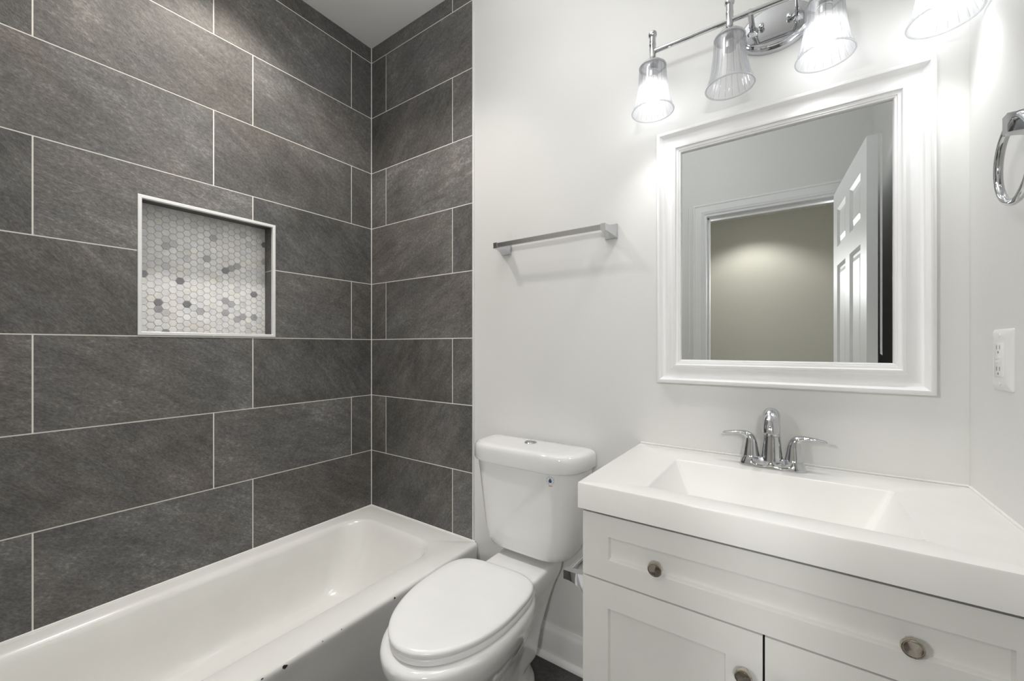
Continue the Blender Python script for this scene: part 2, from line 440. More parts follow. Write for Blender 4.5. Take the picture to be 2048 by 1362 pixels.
# ------------------------------------------------------------------ doorway, door, hall (seen in the mirror)
bm = B()
for (x0, x1, z0, z1) in ((OX0 - .0005, OX0 + .018, 0, OZ - .018), (OX1 - .018, OX1 + .0005, 0, OZ - .018), (OX0, OX1, OZ - .018, OZ + .0005)):
    box(bm, x0, x1, YF - .122, YF + .002, z0, z1)
for (x0, x1, z0, z1) in ((OX0 + .018, OX0 + .03, 0, OZ - .018), (OX1 - .03, OX1 - .018, 0, OZ - .018), (OX0 + .018, OX1 - .018, OZ - .03, OZ - .018)):
    box(bm, x0, x1, YF - .08, YF - .037, z0, z1, 0.002, 1)
struct('trim_3', bm, M['trim'], smooth=False)
CAS = [(0, 0), (0, 0.017), (0.004, 0.019), (0.010, 0.019), (0.014, 0.0155), (0.028, 0.0145), (0.045, 0.0125), (0.050, 0.0125), (0.054, 0.010), (0.062, 0.009), (0.066, 0.006), (0.068, 0)]
def casing(name, ywall, out):
    # profile measured from the outer edge inwards; mitred frame of three sides
    bm = B(); rings = []
    W_ = 0.068
    for (x, z) in ((OX0 - W_ + 0.006, 0), (OX0 - W_ + 0.006, OZ + W_ - 0.006), (OX1 + W_ - 0.006, OZ + W_ - 0.006), (OX1 + W_ - 0.006, 0)):
        sx = 1 if x < 1.8 else -1; sz = -1 if z > 0 else 0
        rings.append([Vector((x + sx * d, ywall + out * p, z + sz * d)) for d, p in CAS])
    loft(bm, rings); return struct(name, bm, M['trim'], angle=25)
casing('trim_4', YF, 1); casing('trim_5', YF - .12, -1)
# the door leaf stands open, almost square to its wall
DW, DH, DT = 0.757, 2.082, 0.035
rects = []
for xa, xb in ((0.108, 0.330), (0.427, 0.649)):
    rects += [(xa, xb, 0.22, 0.76), (xa, xb, 0.94, 1.665), (xa, xb, 1.765, 1.972)]
bm = B(); panel_slab(bm, DW, DH, DT, rects, 0.011, 0.014, 0.006, True)
dr = obj('door_1', bm, M['trim'], None, smooth=False); dr['kind'] = 'structure'
hinge = Vector((2.120, YF + 0.004, 0.010))
# local +x runs from the hinge to the free edge, the face y=0 looks towards the tub
free_dir = Vector((0.060, 0.757, 0)).normalized()
nrm = Vector((free_dir.y, -free_dir.x, 0))      # points to the right wall
Mx = Matrix(((free_dir.x, nrm.x, 0, hinge.x), (free_dir.y, nrm.y, 0, hinge.y), (0, 0, 1, hinge.z), (0, 0, 0, 1)))
dr.data.transform(Mx); dr.data.update()
def on_door(bm): move(bm, Mx); return bm
for sgn, y in ((-1, 0.0), (1, DT)):
    bm = B(); lathe(bm, [(0.031, 0), (0.031, 0.006), (0.012, 0.010), (0.010, 0.020), (0.015, 0.025), (0.024, 0.032), (0.026, 0.039), (0.021, 0.047), (0.004, 0.050)], (DW - 0.060, y, 0.93), (0, sgn, 0), 28)
    obj('knob', on_door(bm), M['satin'], dr)
for z in (0.2, 1.02, 1.85):
    bm = B(); tube(bm, [(-0.008, DT - 0.002, z - .045), (-0.008, DT - 0.002, z + .045)], 0.005, 12)
    obj('hinge', on_door(bm), M['satin'], dr)
# hall beyond the door
HY = -3.0
wall_box('floor.001', (-.4, 3.6, HY - .1, YF - .12, -0.06, 0), M['slate_floor'])
wall_box('wall_hall', (-.4, 3.6, HY - .1, HY, 0, 2.44), M['hall'])
wall_box('wall_hall_left', (-.5, -.4, HY - .1, YF - .12, 0, 2.44), M['hall'])
wall_box('wall_hall_right', (3.6, 3.7, HY - .1, YF - .12, 0, 2.44), M['hall'])
bm = B()
for d in ((-.4, OX0, YF - .128, YF - .12, 0, 2.44), (OX1, 3.6, YF - .128, YF - .12, 0, 2.44), (OX0, OX1, YF - .128, YF - .12, OZ, 2.44)): box(bm, *d)
struct('wall_hall_near', bm, M['hall'], smooth=False)
wall_box('ceiling.001', (-.5, 3.7, HY - .1, YF - .12, 2.44, 2.5), M['ceil'])

# ------------------------------------------------------------------ shower niche
nc = thing('shower_niche', 'recessed shower niche with hexagon mosaic back and bright metal edge in slate wall', 'niche', (0, -0.749, 1.278))
D = 0.088
bm = B(); lay = bm.faces.layers.float.new('rnd')
def side(pts, r):
    f = quad(bm, pts); f[lay] = r
zm = 1.5811
e = 0.004
side([(-D, NY0 + e, NZ1 - e), (0, NY0 + e, NZ1 - e), (0, NY1 - e, NZ1 - e), (-D, NY1 - e, NZ1 - e)], .3)
side([(-D, NY0 + e, NZ0 + e), (0, NY0 + e, NZ0 + e), (0, NY1 - e, NZ0 + e), (-D, NY1 - e, NZ0 + e)], .5)
for yy in (NY0 + e, NY1 - e):
    side([(-D, yy, NZ0 + e), (0, yy, NZ0 + e), (0, yy, zm - .0015), (-D, yy, zm - .0015)], .2)
    side([(-D, yy, zm + .0015), (0, yy, zm + .0015), (0, yy, NZ1 - e), (-D, yy, NZ1 - e)], .7)
obj('lining', bm, M['slate'], nc, smooth=False)
bm = B()
for ya, yb in ((NY0, NY0 + e - .001), (NY1 - e + .001, NY1)): box(bm, -D - .01, -0.001, ya, yb, NZ0, NZ1)
box(bm, -D - .012, -D - 0.0022, NY0, NY1, NZ0, NZ1)
obj('grout', bm, M['grout'], nc, smooth=False)
bm = B(); lay = bm.faces.layers.float.new('rnd')
ph = 0.0262; R_ = (ph - 0.0022) / math.sqrt(3); cw = ph * math.sqrt(3) / 2
nx = int((NY1 - NY0) / cw) + 2; nz = int((NZ1 - NZ0) / ph) + 2
rr = random.Random(21)
def clip(poly, ax, lim, keep_less):
    out = []
    for i in range(len(poly)):
        a, b = poly[i], poly[(i + 1) % len(poly)]
        ia = a[ax] <= lim if keep_less else a[ax] >= lim; ib = b[ax] <= lim if keep_less else b[ax] >= lim
        if ia: out.append(a)
        if ia != ib:
            t = (lim - a[ax]) / (b[ax] - a[ax]); out.append((a[0] + (b[0] - a[0]) * t, a[1] + (b[1] - a[1]) * t))
    return out
for i in range(-1, nx + 1):
    for j in range(-1, nz + 1):
        cy0 = NY0 + 0.012 + i * cw; cz0 = NZ0 + 0.010 + j * ph + (i % 2) * ph / 2
        poly = [(cy0 + R_ * math.cos(k * PI / 3), cz0 + R_ * math.sin(k * PI / 3)) for k in range(6)]
        for ax, lim, kl in ((0, NY0 + .005, False), (0, NY1 - .005, True), (1, NZ0 + .005, False), (1, NZ1 - .005, True)):
            if poly: poly = clip(poly, ax, lim, kl)
        if len(poly) < 3: continue
        tx, tz = rr.gauss(0, .012), rr.gauss(0, .012)
        p = rr.random(); rnd = p * 0.82 / 0.95 if p < 0.95 else 0.84 + (p - .95) / .05 * .16
        def X_(y, z, o=0.0): return -D + o + tx * (y - cy0) + tz * (z - cz0)
        cc = (sum(q[0] for q in poly) / len(poly), sum(q[1] for q in poly) / len(poly))
        inner = [(cc[0] + (q[0] - cc[0]) * .93, cc[1] + (q[1] - cc[1]) * .93) for q in poly]
        n0 = len(bm.faces)
        loft(bm, [[(X_(y, z, -.002), y, z) for y, z in poly], [(X_(y, z, .0002), y, z) for y, z in poly], [(X_(y, z, .0006), y, z) for y, z in inner]], False, True)
        for f in list(bm.faces)[n0:]: f[lay] = rnd
obj('mosaic', bm, M['hex'], nc, smooth=False)
bm = B(); TW = 0.0125
def tr_ring(o, x): return [Vector((x, NY0 - .001 + o, NZ0 - .001 + o)), Vector((x, NY1 + .001 - o, NZ0 - .001 + o)), Vector((x, NY1 + .001 - o, NZ1 + .001 - o)), Vector((x, NY0 - .001 + o, NZ1 + .001 - o))]
loft(bm, [tr_ring(0, -.004), tr_ring(0, .0015), tr_ring(.0015, .003), tr_ring(TW - .0015, .003), tr_ring(TW, .0015), tr_ring(TW, -.012), tr_ring(TW - .004, -.012)], False, False)
obj('edge_trim', bm, M['schluter'], nc, angle=20)

# ------------------------------------------------------------------ bathtub
tb = thing('bathtub', 'white enamel alcove bathtub with chipped rim against the slate tiled walls', 'bathtub', (0.38, -0.765, 0))
bm = B()
X0, X1, Y0, Y1 = 0.002, 0.768, -1.536, -0.002
def outer(x1, z, r=0.003): return rrect(X0, x1, Y0, Y1, z, r)
rings = [outer(X1 - .001, 0.0), outer(X1 - .004, .27), outer(X1 - .0025, .305), outer(X1 - .0005, .322), outer(X1, .332), outer(X1 - .001, .340), outer(X1 - .006, .3475), outer(X1 - .014, .351)]
rings += [rrect(.064, .655, -1.47, -.115, .352, .13), rrect(.072, .648, -1.462, -.122, .3495, .125), rrect(.080, .641, -1.455, -.130, .342, .12),
          rrect(.088, .634, -1.447, -.142, .325, .12), rrect(.100, .620, -1.435, -.172, .25, .12), rrect(.112, .606, -1.42, -.21, .17, .12),
          rrect(.124, .592, -1.405, -.25, .11, .115), rrect(.140, .576, -1.385, -.285, .078, .10), rrect(.162, .554, -1.36, -.32, .062, .09), rrect(.20, .516, -1.32, -.37, .056, .07)]
loft(bm, rings)
obj('basin', bm, M['enamel'], tb, angle=50)
def blob(cx_, cy_, cz_, r, seed, nrm=(1, 0, 0.4), el=1.0):
    q = random.Random(seed); bm = B(); d = Vector(nrm).normalized(); a, b = frame_for(d); o = Vector((cx_, cy_, cz_))
    ring = [o + a * (r * el * q.uniform(.6, 1.1) * math.cos(2 * PI * i / 9)) + b * (r * q.uniform(.6, 1.1) * math.sin(2 * PI * i / 9)) for i in range(9)]
    loft(bm, [[p - d * .002 for p in ring], [p + d * .0008 for p in ring]])
    return bm
obj('chip', blob(0.767, -0.466, 0.338, 0.0042, 3), M['chip'], tb)['label'] = 'small black chip in the enamel'
obj('chip', blob(0.767, -0.847, 0.338, 0.0058, 5, el=1.3), M['chip'], tb)['label'] = 'small black chip in the enamel'
for k, (yy, r) in enumerate(((-0.905, .0018), (-0.925, .0022), (-0.735, .0012), (-0.672, .0012))):
    obj('chip', blob(0.7655, yy, 0.343, r, 11 + k, el=2.0), M['chip'], tb)
# ------------------------------------------------------------------ toilet
tl = thing('toilet', 'white two-piece toilet with closed lid between the tub and the vanity', 'toilet', (1.105, -0.30, 0))
TXC = 1.108
def dring(cxx, a, yb, b, z, n_=5.0, m_=3.0, K=28, cr=0.02):
    # flat back at yb, bowed front b deep
    pts = []
    for i in range(K + 1):
        t = PI * i / K
        c = math.cos(t); s = math.sin(t)
        x = a * math.copysign(abs(c) ** (2 / n_), c); y = b * abs(s) ** (2 / m_)
        pts.append(Vector((cxx - x, yb - cr - y * (b - cr) / b, z)))
    bk = []
    for i in range(7):       # back right corner
        t = PI / 2 * i / 6
        bk.append(Vector((cxx + a - cr + cr * math.cos(t), yb - cr + cr * math.sin(t), z)))
    for i in range(7):
        t = PI / 2 + PI / 2 * i / 6
        bk.append(Vector((cxx - a + cr + cr * math.cos(t), yb - cr + cr * math.sin(t), z)))
    out = pts + bk[1:-1]
    return out
def tank_at(t):  # t 0 bottom .. 1 top
    z = 0.470 + t * (0.800 - 0.470)
    a = 0.186 + (0.229 - 0.186) * t ** 0.9; b = 0.158 + (0.180 - 0.158) * t
    return a, b, z
bm = B(); rings = []
for ins, dz in ((.055, -.004), (.030, -.002), (.014, .005), (.005, .016), (0, .032)):
    a, b, z = tank_at(0); rings.append(dring(TXC, a - ins, -.022 - ins * .5, b - ins, z + dz, cr=.02))
for t in (0.2, 0.4, 0.6, 0.8, 1.0):
    a, b, z = tank_at(t); rings.append(dring(TXC, a, -.022, b, z))
loft(bm, rings)
tank = obj('tank', bm, M['china'], tl, angle=50)
bm = B(); rings = []
for ins, z in ((.012, .797), (.004, .799), (0, .804), (0, .836), (.002, .848), (.007, .856), (.016, .861), (.035, .8635), (.08, .8645)):
    rings.append(dring(TXC, .241 - ins, -.016 - ins * .6, .200 - ins, z, cr=.022))
loft(bm, rings)
lidt = obj('tank_lid', bm, M['china'], tl, angle=50)
bm = B(); lathe(bm, [(.024, 0), (.024, .003), (.0225, .0045), (.0205, .0045), (.0200, .003), (.019, .003), (.0185, .0052), (.001, .0062)], (1.102, -.088, .8630), (0, 0, 1), 36)
fb = obj('flush_button', bm, M['chrome'], lidt)
bm = B(); box(bm, 1.0835, 1.1205, -.0888, -.0872, .8660, .8696); obj('button_split', bm, M['ao'], fb)
# sticker on the tank front
a_, b_, z_ = tank_at(0.82)
sx, sz = 1.249, 0.774
def tank_front_y(x, z):
    t = (z - 0.470) / 0.33; a, b, _ = tank_at(t); u = min(abs((x - TXC) / a), 1)
    return -.022 - .02 - (b - .02) * (1 - u ** 5) ** (1 / 3)
def decal(pts, lift):
    bm = B(); c = [Vector((x, tank_front_y(x, z) - lift, z)) for x, z in pts]
    bm.faces.new([bm.verts.new(p) for p in c])
    r = bmesh.ops.solidify(bm, geom=bm.faces[:], thickness=0.0003); return bm
def circ(r, n=32, cx_=sx, cz_=sz): return [(cx_ + r * math.cos(2 * PI * i / n), cz_ + r * math.sin(2 * PI * i / n)) for i in range(n)]
st = obj('sticker', decal(circ(.0150), .0008), M['sticker'], tank, smooth=False); st['label'] = 'round water drop sticker'
bm = B()
loft(bm, [[(x, tank_front_y(x, z) - .0014, z) for x, z in circ(.0138)], [(x, tank_front_y(x, z) - .0014, z) for x, z in circ(.0118)]], False, False)
n_f = list(bm.faces)
bmesh.ops.delete(bm, geom=[f for i, f in enumerate(n_f) if i % 4 == 3 or 22 <= i <= 25], context='FACES')
obj('ring_print', bm, M['inkgrey'], tank, smooth=False)
drop = [(sx + .0058 * math.cos(t), sz - .0022 + .0058 * math.sin(t)) for t in [PI * 0.86 + i * (PI * 1.28) / 16 for i in range(17)]] + [(sx + .0005, sz + .0092)]
obj('drop_print', decal(drop, .0014), M['blue'], tank, smooth=False)
obj('line_print', decal([(sx - .006, sz - .0205), (sx + .0065, sz - .0205), (sx + .0065, sz - .0180), (sx - .006, sz - .0180)], .0008), M['orange'], tank, smooth=False)
# bowl
BXC, ROT = 1.087, 0.058
def egg(cxx, yr, ym, yf, a, z, nr=2.6, nf=2.1, K=48):
    pts = []
    for i in range(K):
        t = 2 * PI * i / K; c, s = math.cos(t), math.sin(t)
        if s >= 0: x = a * math.copysign(abs(c) ** (2 / nr), c); y = ym + (yr - ym) * abs(s) ** (2 / nr)
        else: x = a * math.copysign(abs(c) ** (2 / nf), c); y = ym + (yf - ym) * abs(s) ** (2 / nf)
        dx, dy = x, y + .439
        pts.append(Vector((cxx + dx * math.cos(ROT) - dy * math.sin(ROT), -.439 + dx * math.sin(ROT) + dy * math.cos(ROT), z)))
    return pts
bm = B()
loft(bm, [egg(BXC, -.10, -.36, -.640, .122, .001), egg(BXC, -.10, -.36, -.640, .122, .020), egg(BXC, -.11, -.36, -.62, .106, .045), egg(BXC, -.12, -.38, -.60, .094, .10), egg(BXC, -.13, -.39, -.61, .098, .16),
          egg(BXC, -.15, -.41, -.645, .118, .22), egg(BXC, -.18, -.43, -.69, .150, .28), egg(BXC, -.20, -.44, -.725, .176, .335), egg(BXC, -.20, -.445, -.742, .188, .375), egg(BXC, -.20, -.445, -.746, .190, .400), egg(BXC, -.205, -.445, -.741, .185, .412), egg(BXC, -.215, -.445, -.73, .174, .416)])
DXC = 1.106
loft(bm, [rrect(DXC - .060, DXC + .060, -.34, -.13, .10, .03), rrect(DXC - .066, DXC + .066, -.36, -.10, .20, .035), rrect(DXC - .078, DXC + .078, -.38, -.06, .29, .035), rrect(DXC - .092, DXC + .092, -.38, -.045, .345, .035),
          rrect(DXC - .108, DXC + .108, -.36, -.035, .385, .03), rrect(DXC - .114, DXC + .114, -.34, -.030, .410, .03), rrect(DXC - .116, DXC + .116, -.33, -.028, .434, .03), rrect(DXC - .109, DXC + .109, -.31, -.034, .442, .028)])
bowl = obj('bowl', bm, M['china'], tl, angle=60)
rm = bowl.modifiers.new('remesh', 'REMESH'); rm.mode = 'VOXEL'; rm.voxel_size = 0.005; rm.use_smooth_shade = True
sm = bowl.modifiers.new('smooth', 'SMOOTH'); sm.factor = 0.6; sm.iterations = 26
for s in (-1, 1):
    bm = B(); lathe(bm, [(.014, 0), (.014, .006), (.011, .012), (.002, .015)], (BXC + s * .112, -.30, .019), (0, 0, 1), 20)
    obj('bolt_cap', bm, M['seat'], tl)
LZ = 0.4175
def seat_rings(levels, a, yr, ym, yf):
    return [egg(BXC, yr - i_, ym, yf + i_, a - i_, LZ + z, 3.9, 2.0, 72) for i_, z in levels]
bm = B(); loft(bm, seat_rings([(.004, 0), (0, .003), (0, .014), (.003, .0175), (.008, .018)], .177, -.253, -.439, -.719))
obj('seat', bm, M['seat'], tl, angle=50)
bm = B(); loft(bm, seat_rings([(.010, .0185), (.004, .0195), (.001, .023), (0, .028), (.001, .033), (.004, .0365), (.012, .0395), (.04, .0415), (.10, .0428)], .178, -.250, -.439, -.722))
obj('lid', bm, M['seat'], tl, angle=50)

# ------------------------------------------------------------------ vanity cabinet
VX0, VX1, VY = 1.507, 2.280, -0.488
vc = thing('vanity_cabinet', 'white shaker vanity cabinet with one long drawer and two doors', 'cabinet', ((VX0 + VX1) / 2, -0.24, 0))
bm = B(); yb = VY + 0.020
box(bm, VX0, VX0 + .016, yb, -.002, 0.0, .834); box(bm, VX1 - .016, VX1, yb, -.002, 0.0, .834)
box(bm, VX0 + .016, VX1 - .016, -.012, -.002, .10, .834); box(bm, VX0 + .016, VX1 - .016, yb, -.012, .10, .116)
box(bm, VX0 + .016, VX1 - .016, yb, yb + .018, .664, .676); box(bm, VX0 + .016, VX1 - .016, yb + .05, yb + .066, 0, .10)
box(bm, VX0 + .016, VX1 - .016, yb, yb + .018, .795, .8285)
obj('carcass', bm, M['cab'], vc, smooth=False)
bm = B(); box(bm, VX0 + .016, VX1 - .016, yb + .001, yb + .004, .12, .79); obj('shadow_gap', bm, M['dark'], vc, smooth=False)
def front(name, x0, x1, z0, z1, rail, stile, mat, parent):
    bm = B(); w, h = x1 - x0, z1 - z0
    panel_slab(bm, w, h, .019, [(stile, w - stile, rail, h - rail)], .0115, .0025)
    move(bm, Matrix.Translation((x0, VY, z0)))
    es = [e for e in bm.edges if len(e.link_faces) == 2 and e.calc_face_angle(0) > 1.2 and all(abs(v.co.y - VY) < 1e-5 for v in e.verts) and
          (all(abs(v.co.x - x0) < 1e-5 for v in e.verts) or all(abs(v.co.x - x1) < 1e-5 for v in e.verts) or all(abs(v.co.z - z0) < 1e-5 for v in e.verts) or all(abs(v.co.z - z1) < 1e-5 for v in e.verts))]
    bmesh.ops.bevel(bm, geom=es, offset=.0015, segments=2, affect='EDGES')
    return obj(name, bm, mat, parent, angle=30)
def knob(parent, x, z):
    bm = B()
    lathe(bm, [(.0075, 0), (.0075, .004), (.0065, .009), (.0070, .013), (.0100, .0145), (.0145, .0165), (.0160, .0195), (.0158, .0225), (.0148, .0245), (.0132, .0250), (.0128, .0238), (.0122, .0238), (.0118, .0250), (.001, .0262)], (x, VY, z), (0, -1, 0), 40)
    return obj('knob', bm, M['nickel'], parent, angle=35)
dw = front('drawer', VX0, VX1, .673, .8285, .050, .066, M['cab'], vc)
knob(dw, 1.688, .7465); knob(dw, 2.098, .7465)
XS = 1.8905
dl = front('door', VX0, XS - .002, .104, .669, .062, .065, M['cab'], vc)
dr2 = front('door', XS + .002, VX1, .104, .669, .062, .065, M['cab'], vc)
knob(dl, 1.8575, .588); knob(dr2, 1.9235, .588)

# ------------------------------------------------------------------ sink top
CX0, CX1, CY0 = 1.497, 2.2825, -0.500
stp = thing('vanity_sink_top', 'white one-piece sink top with rectangular basin on the vanity cabinet', 'sink', ((CX0 + CX1) / 2, -.25, .835))
bm = B()
def orr(i_, z, r=.004): return rrect(CX0 + i_, CX1 - i_, CY0 + i_, -.001 - i_, z, r, 5)
rings = [orr(.004, .8355), orr(0, .8375), orr(0, .8955), orr(.0013, .8988), orr(.0045, .900),
         rrect(1.646, 2.131, -.437, -.142, .900, .012, 5), rrect(1.6485, 2.1285, -.4345, -.1445, .8992, .012, 5), rrect(1.651, 2.126, -.432, -.1465, .8965, .012, 5),
         rrect(1.690, 2.086, -.420, -.150, .795, .016, 5), rrect(1.696, 2.080, -.414, -.156, .785, .022, 5), rrect(1.712, 2.064, -.400, -.172, .779, .02, 5), rrect(1.86, 1.92, -.31, -.26, .776, .02, 5)]
loft(bm, rings, False, True)
tp_o = obj('counter', bm, M['marble'], stp, angle=35)
bm = B(); lathe(bm, [(.024, 0), (.024, .002), (.020, .003), (.018, .001), (.002, .0005)], (1.89, -.285, .7765), (0, 0, 1), 28); obj('drain', bm, M['chrome'], stp)
bm = B(); tube(bm, [(CX0 + .002, .003, .9005), (CX1, .003, .9005)], .004, 8); tube(bm, [(RX, 0, .9005), (RX, CY0, .9005)], .0035, 8)
obj('caulk_bead', bm, M['caulk'], stp)

# ------------------------------------------------------------------ faucet
FX, FY, FZ = 1.888, -.078, .900
fc = thing('faucet', 'chrome two-handle centerset faucet standing behind the sink basin', 'faucet', (FX, FY, FZ))
bm = B()
def stadium(hx, hy, z, waist=0.0, K=64):
    pts = []
    for i in range(K):
        t = 2 * PI * i / K; c, s = math.cos(t), math.sin(t)
        x = hx * math.copysign(abs(c) ** (2 / 2.6), c); y = hy * math.copysign(abs(s) ** (2 / 3.2), s)
        w = waist * max(0.0, 1 - ((abs(x) - .026) / .020) ** 2)
        y -= math.copysign(w * min(1, abs(y) / hy), y)
        pts.append(Vector((FX + x, FY + y, FZ + z)))
    return pts
loft(bm, [stadium(.079, .029, .0003), stadium(.079, .029, .004), stadium(.0765, .027, .012, .003), stadium(.073, .0245, .022, .008), stadium(.071, .023, .0255, .010), stadium(.066, .019, .0275, .009)])
obj('base_plate', bm, M['chrome'], fc, angle=50)
bm = B()
P = [(FX, FY, FZ + .020), (FX, FY, FZ + .050), (FX, FY, FZ + .085), (FX, FY - .002, FZ + .108), (FX, FY - .010, FZ + .131), (FX, FY - .026, FZ + .146), (FX, FY - .046, FZ + .149), (FX, FY - .065, FZ + .141), (FX, FY - .078, FZ + .125), (FX, FY - .083, FZ + .108)]
R = [.0265, .0235, .0202, .0196, .0200, .0206, .0208, .0204, .0196, .0188]
tube(bm, catmull(P, 7), lerp_list(R, 7), 32)
spt = obj('spout', bm, M['chrome'], fc, angle=50)
bm = B(); lathe(bm, [(.0203, 0), (.0206, .0006), (.0203, .0012)], (FX, FY, FZ + .0875), (0, 0, 1), 32, False, False); obj('seam_ring', bm, M['ao'], spt)
for s in (-1, 1):
    hx = FX + s * .0508
    bm = B()
    P = [(hx, FY, FZ + .026), (hx, FY, FZ + .045), (hx, FY, FZ + .064), (hx + s * .003, FY, FZ + .078), (hx + s * .012, FY, FZ + .0855), (hx + s * .028, FY, FZ + .0885), (hx + s * .046, FY, FZ + .0875), (hx + s * .068, FY, FZ + .0835)]
    R = [.0225, .0190, .0155, .0130, .0108, .0088, .0080, .0070]
    S = [(1, 1), (1, 1), (1, 1), (1.05, .95), (1.1, .80), (1.25, .62), (1.35, .56), (1.25, .56)]
    cp = catmull(P, 7); rl = lerp_list(R, 7)
    sa = lerp_list([q[0] for q in S], 7); sb = lerp_list([q[1] for q in S], 7)
    # keep the lever flat: widen along y, thin along z
    a_rings = []
    for i, p in enumerate(cp):
        t = (cp[min(i + 1, len(cp) - 1)] - cp[max(i - 1, 0)]).normalized()
        yv = Vector((0, 1, 0)); nv = t.cross(yv).normalized()
        a_rings.append([p + yv * (rl[i] * sa[i] * math.cos(2 * PI * k / 24)) + nv * (rl[i] * sb[i] * math.sin(2 * PI * k / 24)) for k in range(24)])
    e_ = cp[-1]; tdir = (cp[-1] - cp[-2]).normalized()
    a_rings.append([e_ + tdir * .003 + (p - e_) * .6 for p in a_rings[-1]])
    loft(bm, a_rings)
    hd = obj('handle', bm, M['chrome'], fc, angle=50)
    bm = B(); lathe(bm, [(.0022, 0), (.0022, .001)], (hx + s * .0145, FY - .003, FZ + .058), (s, -.3, .2), 12); obj('set_screw', bm, M['ao'], hd)

# ------------------------------------------------------------------ mirror
MX0, MX1, MZ0, MZ1 = 1.559, 2.2235, 1.1155, 1.9435
mr = thing('wall_mirror', 'rectangular mirror in a wide white moulded frame above the sink', 'mirror', ((MX0 + MX1) / 2, 0, MZ0))
PR = [(0, -.004), (0, .024), (.0015, .0275), (.0035, .0290), (.0095, .0300), (.0115, .0295), (.0125, .0275), (.0145, .0240), (.0185, .0195), (.0235, .0165), (.029, .0155), (.036, .0160), (.044, .0180), (.050, .0205), (.0535, .0225),
      (.0545, .0250), (.0600, .0258), (.0615, .0245), (.0625, .0215), (.066, .0205), (.0695, .0200), (.0705, .0180), (.0735, .0178), (.0755, .0165), (.0765, .0140), (.0775, .0100), (.0775, .004)]
bm = B()
def sq(d, p, y0=0.0): return [Vector((MX0 + d, y0 - p, MZ0 + d)), Vector((MX1 - d, y0 - p, MZ0 + d)), Vector((MX1 - d, y0 - p, MZ1 - d)), Vector((MX0 + d, y0 - p, MZ1 - d))]
loft(bm, [sq(d, p) for d, p in PR], False, False)
obj('frame', bm, M['trim'], mr, angle=28)
bm = B(); bw = .024; til = math.tan(math.radians(.50))
loft(bm, [sq(.072, .004), sq(.072, .0085 + (bw + .005) * til), sq(.0775 + bw, .0085)], False, True)
obj('glass', bm, M['mirror'], mr, smooth=False)

# ------------------------------------------------------------------ vanity light
LX, LY, LZZ = [1.571, 1.787, 2.003, 2.217], -.110, 2.166
vl = thing('vanity_light', 'chrome four-shade vanity light bar mounted above the mirror', 'light', (1.893, 0, 2.165))
bm = B(); rings = []
def oval(hx, hz, y, K=56, e=2.0): return [Vector((1.893 + hx * math.copysign(abs(math.cos(2 * PI * i / K)) ** (2 / e), math.cos(2 * PI * i / K)), y, 2.166 + hz * math.copysign(abs(math.sin(2 * PI * i / K)) ** (2 / e), math.sin(2 * PI * i / K)))) for i in range(K)]
loft(bm, [oval(.094, .066, .004), oval(.094, .066, -.006), oval(.092, .064, -.010), oval(.087, .059, -.0125), oval(.084, .056, -.018), oval(.082, .054, -.020), oval(.074, .047, -.0212)])
plate = obj('wall_plate', bm, M['chrome'], vl, angle=35)
for x in (1.860, 1.928):
    bm = B(); lathe(bm, [(.003, 0), (.003, .004), (.0062, .006), (.0072, .010), (.0062, .0145), (.001, .017)], (x, -.021, 2.170), (0, -1, 0), 24); obj('screw', bm, M['chrome'], plate)
for x in (1.838, 1.948):
    bm = B(); lathe(bm, [(.015, 0), (.0145, .003), (.010, .008), (.0085, .014), (.0078, .016), (.0085, .030), (.0085, .032), (.0072, .033), (.0072, .095)], (x, -.020, 2.166), (0, -1, 0), 24); obj('arm', bm, M['chrome'], vl)
bm = B(); tube(bm, [(LX[0], LY, LZZ), (LX[3], LY, LZZ)], .0072, 20); obj('bar', bm, M['chrome'], vl)
def shade_bm(x):
    bm = B(); gl_ = bm.verts.layers.float.new('groove'); K = 200; NF = 20
    hs = [(0, .0385), (.05, .0402), (.15, .0412), (.35, .0430), (.55, .0462), (.72, .0505), (.85, .0555), (.95, .0605), (1.0, .0628)]
    rings = []
    for h, r in hs:
        ring = []
        amp = .0013 * min(1, h * 8) * (1 if h < .93 else .35)
        for i in range(K):
            t = 2 * PI * i / K
            ph_ = (t * NF / (2 * PI)) % 1.0
            rr_ = r + amp * (abs(math.sin(PI * ph_)) ** .6 - .6)
            ring.append(Vector((x + rr_ * math.cos(t), LY + rr_ * math.sin(t), 2.118 - h * .141)))
        rings.append(ring)
    inner = []
    for h, r in reversed(hs):
        rr_ = r - .0032
        inner.append([Vector((x + rr_ * math.cos(2 * PI * i / K), LY + rr_ * math.sin(2 * PI * i / K), 2.118 - h * .141)) for i in range(K)])
    vr = loft(bm, rings + inner, False, False)
    for ri in range(1, len(hs) - 1):
        for i, v in enumerate(vr[ri]):
            q_ = (i * NF / K) % 1.0
            v[gl_] = 1.0 if min(q_, 1 - q_) < 0.09 else 0.0
    return bm
